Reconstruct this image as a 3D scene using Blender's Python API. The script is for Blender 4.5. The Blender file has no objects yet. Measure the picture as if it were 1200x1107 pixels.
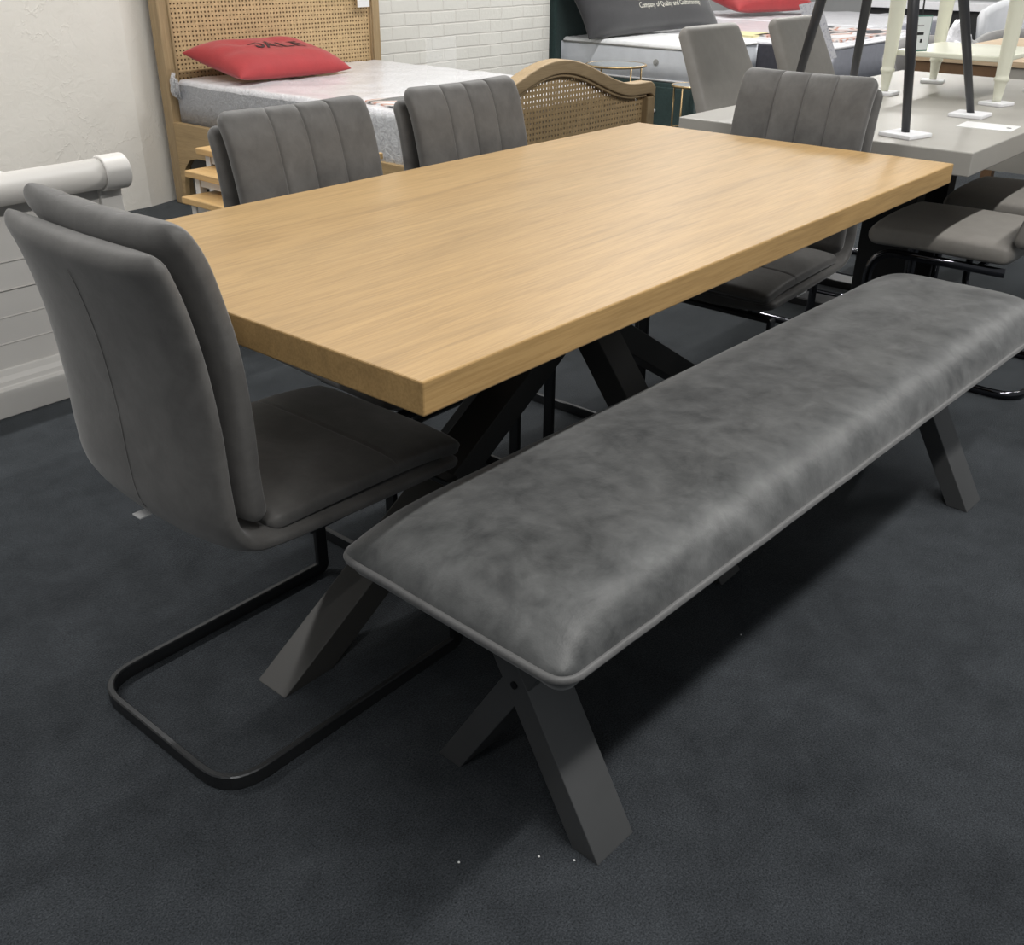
import bpy, bmesh, math, random
from mathutils import Vector, Matrix, noise as mnoise
random.seed(7)
PI = math.pi
scene = bpy.context.scene
COL = scene.collection

# ------------------------------------------------------------------ camera
cam_d = bpy.data.cameras.new('camera')
cam_d.sensor_fit = 'HORIZONTAL'; cam_d.sensor_width = 36.0; cam_d.lens = 36.0 * 1173.63 / 1200.0
cam_d.clip_end = 100
cam = bpy.data.objects.new('camera', cam_d); COL.objects.link(cam)
_yaw, _pitch, _roll = 0.7014, 0.4872, 0.0084
_f = Vector((math.cos(_pitch) * math.cos(_yaw), math.cos(_pitch) * math.sin(_yaw), -math.sin(_pitch)))
_r = _f.cross(Vector((0, 0, 1))).normalized(); _u = _r.cross(_f)
_r2 = _r * math.cos(_roll) + _u * math.sin(_roll); _u2 = -_r * math.sin(_roll) + _u * math.cos(_roll)
_M = Matrix((_r2, _u2, -_f)).transposed().to_4x4(); _M.translation = Vector((-0.7703, -0.7906, 1.2223))
cam.matrix_world = _M
scene.camera = cam

# ------------------------------------------------------------------ light, world, exposure
scene.view_settings.view_transform = 'Standard'
scene.view_settings.look = 'None'
scene.view_settings.gamma = 1.0
scene.view_settings.use_curve_mapping = False
scene.view_settings.exposure = 0.0
world = bpy.data.worlds.new('world'); scene.world = world; world.use_nodes = True
world.node_tree.nodes['Background'].inputs[0].default_value = (0.93, 0.97, 1.0, 1)
world.node_tree.nodes['Background'].inputs[1].default_value = 0.20

def batten(x, y, w, rz=0.0, col=(1.0, 0.98, 0.945), sx=1.5, sy=0.07, z=2.85):
    d = bpy.data.lights.new('ceiling_lamp', 'AREA'); d.shape = 'RECTANGLE'; d.size = sx; d.size_y = sy
    d.energy = w; d.color = col
    o = bpy.data.objects.new('ceiling_lamp', d); COL.objects.link(o); o.location = (x, y, z); o.rotation_euler = (0, 0, rz)
for (x, y, w) in ((0.2, -1.15, 46), (2.2, -1.15, 46), (4.4, -1.15, 38), (-1.6, -1.15, 27),
                  (-0.6, 2.3, 42), (1.6, 2.3, 34), (3.8, 2.3, 46), (6.2, 2.3, 58), (8.6, 2.6, 58), (8.6, -0.6, 40), (8.8, 4.9, 40)):  # last entry is an added fill to brighten the recess wall, no known fitting
    batten(x, y, w)

# ------------------------------------------------------------------ materials
def new_mat(name):
    m = bpy.data.materials.new(name); m.use_nodes = True
    nt = m.node_tree; b = nt.nodes['Principled BSDF']
    return m, nt, b
def N(nt, typ, **kw):
    n = nt.nodes.new(typ)
    for k, v in kw.items():
        if hasattr(n, k) and not k.startswith('i_'): setattr(n, k, v)
    return n
def setin(n, **kw):
    for k, v in kw.items():
        n.inputs[k.replace('_', ' ')].default_value = v
def coords(nt, scale=(1, 1, 1), kind='Object'):
    t = nt.nodes.new('ShaderNodeTexCoord'); mp = nt.nodes.new('ShaderNodeMapping')
    mp.inputs['Scale'].default_value = scale
    nt.links.new(t.outputs[kind], mp.inputs['Vector'])
    return mp.outputs['Vector']
def noise(nt, vec, scale, detail=4, rough=0.55, dist=0.0):
    n = nt.nodes.new('ShaderNodeTexNoise')
    n.inputs['Scale'].default_value = scale; n.inputs['Detail'].default_value = detail
    n.inputs['Roughness'].default_value = rough; n.inputs['Distortion'].default_value = dist
    nt.links.new(vec, n.inputs['Vector'])
    return n.outputs['Fac']
def ramp(nt, fac, stops):
    r = nt.nodes.new('ShaderNodeValToRGB')
    el = r.color_ramp.elements
    while len(el) < len(stops): el.new(0.5)
    for e, (p, c) in zip(el, stops):
        e.position = p; e.color = (*c, 1)
    nt.links.new(fac, r.inputs['Fac'])
    return r.outputs['Color']
def mixc(nt, a, b, fac, mode='MIX'):
    m = nt.nodes.new('ShaderNodeMix'); m.data_type = 'RGBA'; m.blend_type = mode
    for s, v in ((m.inputs[6], a), (m.inputs[7], b), (m.inputs[0], fac)):
        if isinstance(v, tuple): s.default_value = (*v, 1)
        elif isinstance(v, (int, float)): s.default_value = v
        else: nt.links.new(v, s)
    return m.outputs[2]
def math_n(nt, op, a, b=None):
    m = nt.nodes.new('ShaderNodeMath'); m.operation = op
    for i, v in enumerate((a, b)):
        if v is None: continue
        if isinstance(v, (int, float)): m.inputs[i].default_value = v
        else: nt.links.new(v, m.inputs[i])
    return m.outputs[0]
def bump(nt, b, h, strength=0.3, dist=0.01):
    n = nt.nodes.new('ShaderNodeBump'); n.inputs['Strength'].default_value = strength; n.inputs['Distance'].default_value = dist
    nt.links.new(h, n.inputs['Height']); nt.links.new(n.outputs['Normal'], b.inputs['Normal'])
def plain(name, col, rough=0.5, metal=0.0, var=0.08, scale=20, bmp=0.0, sheen=0.0, spec=0.5, coat=0.0):
    m, nt, b = new_mat(name)
    v = coords(nt)
    f = noise(nt, v, scale, 5)
    c = ramp(nt, f, ((0.3, tuple(x * (1 - var) for x in col)), (0.7, tuple(min(1, x * (1 + var)) for x in col))))
    nt.links.new(c, b.inputs['Base Color'])
    setin(b, Roughness=rough, Metallic=metal)
    b.inputs['Sheen Weight'].default_value = sheen
    b.inputs['Specular IOR Level'].default_value = spec
    b.inputs['Coat Weight'].default_value = coat
    if bmp: bump(nt, b, noise(nt, v, scale * 6, 3), bmp, 0.004)
    return m
def leather(name, dark, lite, rough=0.55, sc=9.0, sheen=0.25, bmp=0.12, off=0.0):
    m, nt, b = new_mat(name)
    v = coords(nt, (1, 1, 1))
    f1 = noise(nt, v, sc, 6, 0.6, 0.7); f2 = noise(nt, v, sc * 3.5, 5, 0.6, 0.4); f3 = noise(nt, v, 420, 2, 0.6)
    s = math_n(nt, 'ADD', math_n(nt, 'MULTIPLY', f1, 0.65), math_n(nt, 'MULTIPLY', f2, 0.35))
    c = ramp(nt, s, ((0.36, dark), (0.64, lite)))
    nt.links.new(c, b.inputs['Base Color'])
    setin(b, Roughness=rough)
    b.inputs['Sheen Weight'].default_value = sheen; b.inputs['Sheen Roughness'].default_value = 0.45
    b.inputs['Specular IOR Level'].default_value = 0.35
    h = math_n(nt, 'ADD', math_n(nt, 'MULTIPLY', f3, 0.25), f2)
    bump(nt, b, h, bmp, 0.006)
    return m
def oak(name, base=(0.62, 0.39, 0.17), along='X', board=0.115, rough=0.42, edge=False, gl=1.0, var=0.12):
    m, nt, b = new_mat(name)
    t = nt.nodes.new('ShaderNodeTexCoord')
    sep = nt.nodes.new('ShaderNodeSeparateXYZ'); nt.links.new(t.outputs['Object'], sep.inputs[0])
    ax = {'X': ('X', 'Y', 'Z'), 'Y': ('Y', 'X', 'Z'), 'Z': ('Z', 'X', 'Y')}[along]
    L, Wd, T = (sep.outputs[a] for a in ax)
    bid = math_n(nt, 'FLOOR', math_n(nt, 'DIVIDE', Wd, board))
    wn = nt.nodes.new('ShaderNodeTexWhiteNoise'); wn.noise_dimensions = '1D'; nt.links.new(bid, wn.inputs['W'])
    off = math_n(nt, 'MULTIPLY', wn.outputs['Value'], 13.0)
    cmb = nt.nodes.new('ShaderNodeCombineXYZ')
    nt.links.new(math_n(nt, 'ADD', math_n(nt, 'MULTIPLY', L, 1.3 * gl), off), cmb.inputs[0])
    nt.links.new(math_n(nt, 'MULTIPLY', Wd, 14.0), cmb.inputs[1]); nt.links.new(math_n(nt, 'MULTIPLY', T, 14.0), cmb.inputs[2])
    n1 = noise(nt, cmb.outputs[0], 1.6, 5, 0.6, 1.2)
    cm2 = nt.nodes.new('ShaderNodeCombineXYZ')
    nt.links.new(math_n(nt, 'ADD', math_n(nt, 'MULTIPLY', L, 9.0), off), cm2.inputs[0])
    nt.links.new(math_n(nt, 'MULTIPLY', Wd, 260.0), cm2.inputs[1]); nt.links.new(math_n(nt, 'MULTIPLY', T, 260.0), cm2.inputs[2])
    n2 = noise(nt, cm2.outputs[0], 1.0, 3, 0.6)
    d = tuple(x * (1 - 1.7 * var) for x in base); l = tuple(min(1, x * (1 + var)) for x in base)
    c = ramp(nt, n1, ((0.25, d), (0.5, base), (0.75, l)))
    c = mixc(nt, c, ramp(nt, n2, ((0.35, (0.72, 0.68, 0.62)), (0.6, (1, 1, 1)))), 0.55, 'MULTIPLY')
    tone = ramp(nt, wn.outputs['Value'], ((0.0, (0.93, 0.91, 0.88)), (1.0, (1.0, 1.0, 1.0))))
    c = mixc(nt, c, tone, 1.0, 'MULTIPLY')
    nt.links.new(c, b.inputs['Base Color'])
    setin(b, Roughness=rough); b.inputs['Specular IOR Level'].default_value = 0.38
    bump(nt, b, n2, 0.10, 0.002)
    return m
def carpet_mat():
    m, nt, b = new_mat('charcoal_carpet')
    v = coords(nt)
    big = noise(nt, v, 2.2, 5, 0.6, 0.4); mid = noise(nt, v, 14, 4, 0.6, 0.3); fine = noise(nt, v, 330, 3, 0.7); fib = noise(nt, coords(nt, (70, 110, 70)), 1.6, 5, 0.75, 2.2)
    s = math_n(nt, 'ADD', math_n(nt, 'MULTIPLY', big, 0.40), math_n(nt, 'ADD', math_n(nt, 'MULTIPLY', mid, 0.25), math_n(nt, 'MULTIPLY', fib, 0.35)))
    c = ramp(nt, s, ((0.36, (0.0145, 0.0168, 0.0197)), (0.64, (0.047, 0.0525, 0.0595))))
    c = mixc(nt, c, ramp(nt, fine, ((0.3, (0.30, 0.30, 0.30)), (0.7, (1.7, 1.7, 1.7)))), 1.0, 'MULTIPLY')
    nt.links.new(c, b.inputs['Base Color'])
    setin(b, Roughness=0.95)
    b.inputs['Specular IOR Level'].default_value = 0.15
    b.inputs['Sheen Weight'].default_value = 0.28; b.inputs['Sheen Roughness'].default_value = 0.35; b.inputs['Sheen Tint'].default_value = (0.88, 0.96, 1.0, 1)
    bump(nt, b, fine, 0.45, 0.004)
    return m
def plaster_mat():
    m, nt, b = new_mat('painted_plaster')
    v = coords(nt)
    n1 = noise(nt, v, 3.0, 6, 0.6, 0.5); n2 = noise(nt, v, 22, 5, 0.6, 1.0)
    c = ramp(nt, n1, ((0.3, (0.77, 0.74, 0.68)), (0.7, (0.82, 0.79, 0.73))))
    nt.links.new(c, b.inputs['Base Color']); setin(b, Roughness=0.6)
    k1 = noise(nt, v, 2.6, 6, 0.62, 0.6)
    line = ramp(nt, math_n(nt, 'ABSOLUTE', math_n(nt, 'SUBTRACT', k1, 0.52)), ((0.0, (1, 1, 1)), (0.012, (0, 0, 0))))
    mask = ramp(nt, noise(nt, v, 1.7, 2), ((0.50, (0, 0, 0)), (0.58, (1, 1, 1))))
    crack = mixc(nt, (0, 0, 0), line, mask)
    h = math_n(nt, 'ADD', n2, math_n(nt, 'MULTIPLY', crack, 0.8))
    bump(nt, b, h, 0.25, 0.010)
    return m
def brick_mat():
    m, nt, b = new_mat('white_painted_brick')
    t = nt.nodes.new('ShaderNodeTexCoord')
    mp = nt.nodes.new('ShaderNodeMapping'); mp.inputs['Rotation'].default_value = (PI / 2, 0, 0)
    nt.links.new(t.outputs['Object'], mp.inputs['Vector'])
    sep = nt.nodes.new('ShaderNodeSeparateXYZ'); nt.links.new(t.outputs['Object'], sep.inputs[0])
    cmb = nt.nodes.new('ShaderNodeCombineXYZ'); nt.links.new(sep.outputs['X'], cmb.inputs[0]); nt.links.new(sep.outputs['Z'], cmb.inputs[1])
    nz = nt.nodes.new('ShaderNodeTexNoise'); nz.inputs['Scale'].default_value = 6; nt.links.new(t.outputs['Object'], nz.inputs['Vector'])
    vv = mixc(nt, cmb.outputs[0], nz.outputs['Color'], 0.012)
    br = nt.nodes.new('ShaderNodeTexBrick'); nt.links.new(vv, br.inputs['Vector'])
    br.inputs['Scale'].default_value = 1.0; br.inputs['Brick Width'].default_value = 0.225; br.inputs['Row Height'].default_value = 0.075
    br.inputs['Mortar Size'].default_value = 0.006; br.inputs['Mortar Smooth'].default_value = 0.6
    br.inputs['Color1'].default_value = (0.80, 0.79, 0.74, 1); br.inputs['Color2'].default_value = (0.77, 0.76, 0.71, 1)
    br.inputs['Mortar'].default_value = (0.73, 0.71, 0.66, 1)
    nt.links.new(br.outputs['Color'], b.inputs['Base Color']); setin(b, Roughness=0.55)
    h = math_n(nt, 'ADD', math_n(nt, 'MULTIPLY', br.outputs['Fac'], -1.2), math_n(nt, 'MULTIPLY', noise(nt, t.outputs['Object'], 40, 4), 0.5))
    bump(nt, b, h, 0.35, 0.010)
    return m
def wrap_mat(name, col):
    m, nt, b = new_mat(name)
    v = coords(nt, (1, 1, 1)); n1 = noise(nt, v, 14, 5, 0.65, 2.0); n2 = noise(nt, coords(nt, (3, 12, 6)), 5, 4, 0.6, 1.5)
    c = ramp(nt, n1, ((0.3, tuple(x * 0.9 for x in col)), (0.65, col)))
    nt.links.new(c, b.inputs['Base Color']); setin(b, Roughness=0.28)
    b.inputs['Coat Weight'].default_value = 0.5; b.inputs['Coat Roughness'].default_value = 0.12
    bump(nt, b, math_n(nt, 'ADD', n1, n2), 0.55, 0.025)
    return m
def film_mat():
    m, nt, b = new_mat('clear_plastic_film')
    v = coords(nt)
    f = noise(nt, v, 30, 5, 0.6, 2.0)
    setin(b, Roughness=0.15); b.inputs['Base Color'].default_value = (0.9, 0.91, 0.93, 1)
    a = nt.nodes.new('ShaderNodeMapRange'); a.inputs[3].default_value = 0.12; a.inputs[4].default_value = 0.75
    nt.links.new(f, a.inputs[0]); nt.links.new(a.outputs[0], b.inputs['Alpha'])
    bump(nt, b, f, 0.6, 0.02)
    return m
def acrylic_mat():
    m, nt, b = new_mat('clear_acrylic')
    v = coords(nt); f = noise(nt, v, 8, 2)
    b.inputs['Base Color'].default_value = (0.93, 0.95, 0.95, 1); setin(b, Roughness=0.05)
    a = nt.nodes.new('ShaderNodeMapRange'); a.inputs[3].default_value = 0.07; a.inputs[4].default_value = 0.14
    nt.links.new(f, a.inputs[0]); nt.links.new(a.outputs[0], b.inputs['Alpha'])
    return m
def paper_mat(name, col=(0.8, 0.8, 0.8), ink=None, sx=40, sy=90):
    m, nt, b = new_mat(name)
    v = coords(nt)
    f = noise(nt, v, 60, 3)
    c = ramp(nt, f, ((0.3, tuple(x * .96 for x in col)), (0.7, col)))
    if ink:
        g = noise(nt, coords(nt, (sx, sx, sy)), 1.0, 3, 0.7)
        c = mixc(nt, c, ink, ramp(nt, g, ((0.52, (0, 0, 0)), (0.6, (0.7, 0.7, 0.7)))))
    nt.links.new(c, b.inputs['Base Color']); setin(b, Roughness=0.5)
    return m
def print_mat(name):
    m, nt, b = new_mat(name)
    v = coords(nt)
    f = noise(nt, coords(nt, (2.2, 5, 5)), 1.3, 1, 0.4, 0.5)
    c = ramp(nt, f, ((0.40, (0.78, 0.78, 0.80)), (0.45, (0.55, 0.22, 0.13)), (0.54, (0.75, 0.70, 0.68)), (0.60, (0.06, 0.065, 0.075))))
    nt.links.new(c, b.inputs['Base Color']); setin(b, Roughness=0.25)
    return m

M = {}
M['carpet'] = carpet_mat(); M['plaster'] = plaster_mat(); M['brick'] = brick_mat()
M['oak_top'] = oak('oak_veneer', (0.475, 0.308, 0.132), 'X', 0.13, 0.40)
M['oak_side'] = oak('oak_edge', (0.60, 0.385, 0.165), 'X', 0.5, 0.45)
M['bench'] = leather('mottled_grey_leather', (0.040, 0.042, 0.043), (0.125, 0.128, 0.128), 0.45, 8.0, 0.32, 0.18)
M['benchpipe'] = leather('bench_piping_leather', (0.10, 0.10, 0.10), (0.13, 0.13, 0.13), 0.5, 9.0, 0.25)
M['chair'] = leather('taupe_grey_leather', (0.080, 0.077, 0.074), (0.138, 0.134, 0.129), 0.55, 7.0, 0.3, 0.10)
M['gun'] = plain('gunmetal_steel', (0.082, 0.084, 0.086), 0.38, 0.3, 0.10, 5)
M['table_steel'] = plain('dark_bronze_steel', (0.042, 0.041, 0.039), 0.5, 0.1, 0.08, 5)
M['black_steel'] = plain('black_powder_steel', (0.018, 0.018, 0.019), 0.4, 0.2, 0.1, 8)
M['dark_steel'] = plain('dark_brushed_steel', (0.06, 0.062, 0.065), 0.32, 0.75, 0.1, 8)
M['chrome'] = plain('black_chrome_tube', (0.10, 0.10, 0.11), 0.08, 1.0, 0.05, 3)
M['screw'] = plain('black_screw', (0.012, 0.012, 0.013), 0.35, 0.4)
M['white_paint'] = plain('off_white_paint', (0.66, 0.64, 0.61), 0.4, 0, 0.03, 6)
M['cream_paint'] = plain('cream_paint', (0.72, 0.72, 0.60), 0.4, 0, 0.04, 6)
M['bed_oak_x'] = oak('bed_oak_rails', (0.45, 0.335, 0.20), 'X', 0.2, 0.5)
M['bed_oak_z'] = oak('bed_oak_posts', (0.40, 0.295, 0.17), 'Z', 0.2, 0.5)
M['bed_oak_y'] = oak('bed_oak_side', (0.46, 0.33, 0.175), 'Y', 0.3, 0.5)
M['cane'] = plain('woven_cane', (0.52, 0.37, 0.20), 0.55, 0, 0.18, 40)
M['nest_oak'] = oak('nest_oak', (0.60, 0.40, 0.18), 'Y', 0.1, 0.45)
M['wrap_top'] = wrap_mat('plastic_wrapped_ticking', (0.86, 0.86, 0.90))
M['wrap_side'] = wrap_mat('wrapped_grey_border', (0.42, 0.43, 0.46))
M['film'] = film_mat(); M['acrylic'] = acrylic_mat()
M['mattress'] = plain('white_damask', (0.78, 0.79, 0.80), 0.7, 0, 0.03, 30, 0.2)
M['mattress_side'] = plain('pale_border_fabric', (0.70, 0.73, 0.78), 0.7, 0, 0.05, 12, 0.1)
M['lilac_side'] = plain('lilac_grey_border', (0.58, 0.59, 0.66), 0.8, 0, 0.05, 20, 0.1)
M['tape'] = plain('grey_tape', (0.36, 0.36, 0.35), 0.7)
M['green'] = plain('dark_green_fabric', (0.030, 0.060, 0.058), 0.8, 0, 0.15, 60, 0.2, 0.2)
M['red'] = plain('red_cotton', (0.36, 0.026, 0.030), 0.75, 0, 0.08, 14, 0.15, 0.2)
M['black_cloth'] = plain('black_cotton', (0.018, 0.018, 0.021), 0.8, 0, 0.12, 14, 0.15, 0.3)
M['ink_dark'] = plain('dark_red_print', (0.05, 0.02, 0.022), 0.7)
M['ink_white'] = plain('white_print', (0.70, 0.68, 0.60), 0.6)
M['ink_black'] = plain('black_print', (0.02, 0.02, 0.02), 0.6)
M['grey_top'] = plain('pale_concrete_top', (0.375, 0.36, 0.33), 0.42, 0, 0.07, 4)
M['grey_chair'] = leather('warm_grey_leather', (0.235, 0.222, 0.203), (0.275, 0.26, 0.24), 0.5, 8.0, 0.15, 0.05)
M['brass'] = plain('brushed_brass', (0.50, 0.36, 0.19), 0.35, 0.8)
M['glass_top'] = plain('smoked_glass', (0.30, 0.33, 0.35), 0.12, 0, 0.03, 3)
M['stool_leg'] = plain('dark_lacquer', (0.035, 0.036, 0.040), 0.35, 0, 0.1, 6)
M['foam'] = plain('white_foam', (0.78, 0.78, 0.80), 0.6, 0, 0.03, 30)
M['paper'] = paper_mat('white_paper'); M['leaflet'] = paper_mat('printed_leaflet', (0.78, 0.78, 0.84), (0.45, 0.45, 0.55))
M['ticket'] = paper_mat('price_ticket', (0.76, 0.80, 0.78)); M['green_rim'] = plain('green_rim', (0.10, 0.22, 0.18), 0.4)
M['print'] = print_mat('mattress_photo_print')
M['yellow'] = paper_mat('yellow_card', (0.72, 0.66, 0.36))
M['navy'] = plain('navy_grey_cloth', (0.055, 0.055, 0.068), 0.85, 0, 0.15, 30, 0.2)
M['wood2'] = oak('pale_oak', (0.62, 0.48, 0.33), 'Y', 0.2, 0.5); M['brown'] = plain('brown_wood_edge', (0.16, 0.09, 0.045), 0.5, 0, 0.12, 20)
M['orange'] = plain('orange_card', (0.72, 0.30, 0.05), 0.6, 0, 0.04)
M['tub'] = plain('grey_velvet', (0.20, 0.195, 0.19), 0.85, 0, 0.1, 30, 0.1, 0.5)
M['tub_white'] = plain('pale_grey_shell', (0.55, 0.56, 0.58), 0.5, 0, 0.04, 10)
M['blue'] = plain('blue_fabric', (0.10, 0.15, 0.42), 0.8, 0, 0.1, 20)
M['far_wall'] = plain('far_wall_paint', (0.66, 0.66, 0.66), 0.7, 0, 0.04, 3)
M['cord'] = plain('black_cord', (0.02, 0.02, 0.02), 0.7)
M['speck'] = plain('white_lint', (0.8, 0.8, 0.8), 0.8)

# ------------------------------------------------------------------ helpers
def obj(name, bm, mat, parent=None, smooth=False, bevel=0.0, seg=2, mats=None):
    bmesh.ops.recalc_face_normals(bm, faces=bm.faces[:])
    me = bpy.data.meshes.new(name); bm.to_mesh(me); bm.free()
    for x in (mats or [mat]): me.materials.append(x)
    if smooth:
        for p in me.polygons: p.use_smooth = True
    o = bpy.data.objects.new(name, me); COL.objects.link(o)
    if parent: o.parent = parent
    if bevel:
        md = o.modifiers.new('bevel', 'BEVEL'); md.width = bevel; md.segments = seg; md.limit_method = 'ANGLE'; md.angle_limit = math.radians(40)
    return o
def tag(o, label, cat, group=None):
    o['label'] = label; o['category'] = cat
    if group: o['group'] = group
    return o
def thing(name, label, cat, loc=(0, 0, 0), rz=0.0, group=None):
    o = bpy.data.objects.new(name, None); COL.objects.link(o); o.empty_display_size = 0.1
    o.location = loc; o.rotation_euler = (0, 0, rz)
    return tag(o, label, cat, group)
def struct(o):
    o['kind'] = 'structure'; return o
def copy_tree(o, parent=None):
    c = o.copy(); COL.objects.link(c)
    if parent: c.parent = parent
    for ch in list(o.children): copy_tree(ch, c)
    return c
def box(bm, x0, x1, y0, y1, z0, z1):
    v = [bm.verts.new((x, y, z)) for z in (z0, z1) for y in (y0, y1) for x in (x0, x1)]
    for f in ((0, 2, 3, 1), (4, 5, 7, 6), (0, 1, 5, 4), (2, 6, 7, 3), (0, 4, 6, 2), (1, 3, 7, 5)):
        bm.faces.new([v[i] for i in f])
    return v
def B(*a):
    bm = bmesh.new(); box(bm, *a); return bm
def prism(bm, poly, axis, a, b):
    """polygon in the plane normal to axis, extruded from a to b"""
    def P(p, t):
        return {'x': (t, p[0], p[1]), 'y': (p[0], t, p[1]), 'z': (p[0], p[1], t)}[axis]
    A = [bm.verts.new(P(p, a)) for p in poly]; Bv = [bm.verts.new(P(p, b)) for p in poly]
    n = len(poly)
    bm.faces.new(A); bm.faces.new(Bv[::-1])
    for i in range(n): bm.faces.new((A[i], Bv[i], Bv[(i + 1) % n], A[(i + 1) % n]))
def loft(bm, rings, close_ends=True, closed_path=False):
    R = [[bm.verts.new(p) for p in r] for r in rings]
    n = len(R[0]); m = len(R)
    for i in range(m if closed_path else m - 1):
        a, b = R[i], R[(i + 1) % m]
        for k in range(n): bm.faces.new((a[k], a[(k + 1) % n], b[(k + 1) % n], b[k]))
    if close_ends and not closed_path:
        bm.faces.new(R[0]); bm.faces.new(R[-1][::-1])
def fillet(pts, r, n=6, closed=False):
    pts = [Vector(p) for p in pts]; out = []
    m = len(pts)
    for i, p in enumerate(pts):
        rr = r[i] if isinstance(r, (list, tuple)) else r
        if (not closed and i in (0, m - 1)) or rr <= 0:
            out.append(p); continue
        a = (pts[i - 1] - p); b = (pts[(i + 1) % m] - p)
        la, lb = a.length, b.length; a.normalize(); b.normalize()
        ang = a.angle(b); d = min(rr / math.tan(ang / 2), la * 0.49, lb * 0.49)
        p0, p1 = p + a * d, p + b * d
        for k in range(n + 1):
            t = k / n
            out.append(p0 * (1 - t) ** 2 + p * 2 * t * (1 - t) + p1 * t * t)
    return out
def sweep(bm, pts, prof, up=(0, 0, 1), closed=False):
    pts = [Vector(p) for p in pts]; m = len(pts)
    T = []
    for i in range(m):
        if closed: t = pts[(i + 1) % m] - pts[i - 1]
        else: t = pts[min(i + 1, m - 1)] - pts[max(i - 1, 0)]
        T.append(t.normalized())
    u = Vector(up); u = (u - T[0] * u.dot(T[0])).normalized()
    rings = []
    for i in range(m):
        if i: 
            q = T[i - 1].rotation_difference(T[i]); u = q @ u; u = (u - T[i] * u.dot(T[i])).normalized()
        s = T[i].cross(u)
        k = 1.0
        if 0 < i < m - 1 or closed:
            d1 = (pts[i] - pts[i - 1]).normalized(); c = max(0.5, d1.dot(T[i])); k = 1.0 / c
        rings.append([pts[i] + s * a * 1.0 + u * b for a, b in prof])
    loft(bm, rings, True, closed)
def circ(r, n=12): return [(r * math.cos(2 * PI * k / n), r * math.sin(2 * PI * k / n)) for k in range(n)]
def rect(w, h, b=0.002):
    x, y = w / 2, h / 2
    return [(-x + b, -y), (x - b, -y), (x, -y + b), (x, y - b), (x - b, y), (-x + b, y), (-x, y - b), (-x, -y + b)]
def tube(bm, pts, r, n=10, closed=False): sweep(bm, pts, circ(r, n), (0.01, 0.02, 1), closed)
def lathe(bm, prof, cx=0, cy=0, n=24, p0=None, p1=None):
    """prof: (radius, height); straight axis, or from p0 to p1 with height 0..1"""
    rings = []
    for r, h in prof:
        if p0 is None: c = Vector((cx, cy, h))
        else: c = Vector(p0).lerp(Vector(p1), h)
        rings.append([c + Vector((r * math.cos(2 * PI * k / n), r * math.sin(2 * PI * k / n), 0)) for k in range(n)])
    loft(bm, rings)
def cyl(bm, c, axis, r, h, n=16):
    a = Vector(axis).normalized(); t = Vector((0, 0, 1)) if abs(a.z) < 0.9 else Vector((1, 0, 0))
    s = a.cross(t).normalized(); u = s.cross(a)
    c = Vector(c)
    loft(bm, [[c + a * z + s * (r * math.cos(2 * PI * k / n)) + u * (r * math.sin(2 * PI * k / n)) for k in range(n)] for z in (0, h)])
def interp(path, d):
    acc = 0
    for a, b in zip(path, path[1:]):
        l = (b - a).length
        if d <= acc + l + 1e-9: return a.lerp(b, (d - acc) / l if l else 0)
        acc += l
    return path[-1].copy()
def smooth_path(pts, n=10):
    """Catmull-Rom through 2D points"""
    P = [Vector(p) for p in pts]; P = [P[0] * 2 - P[1]] + P + [P[-1] * 2 - P[-2]]
    out = []
    for i in range(1, len(P) - 2):
        p0, p1, p2, p3 = P[i - 1:i + 3]
        for k in range(n):
            t = k / n
            out.append(0.5 * ((2 * p1) + (p2 - p0) * t + (2 * p0 - 5 * p1 + 4 * p2 - p3) * t * t + (3 * p1 - p0 - 3 * p2 + p3) * t ** 3))
    out.append(P[-2].copy())
    return out
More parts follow.
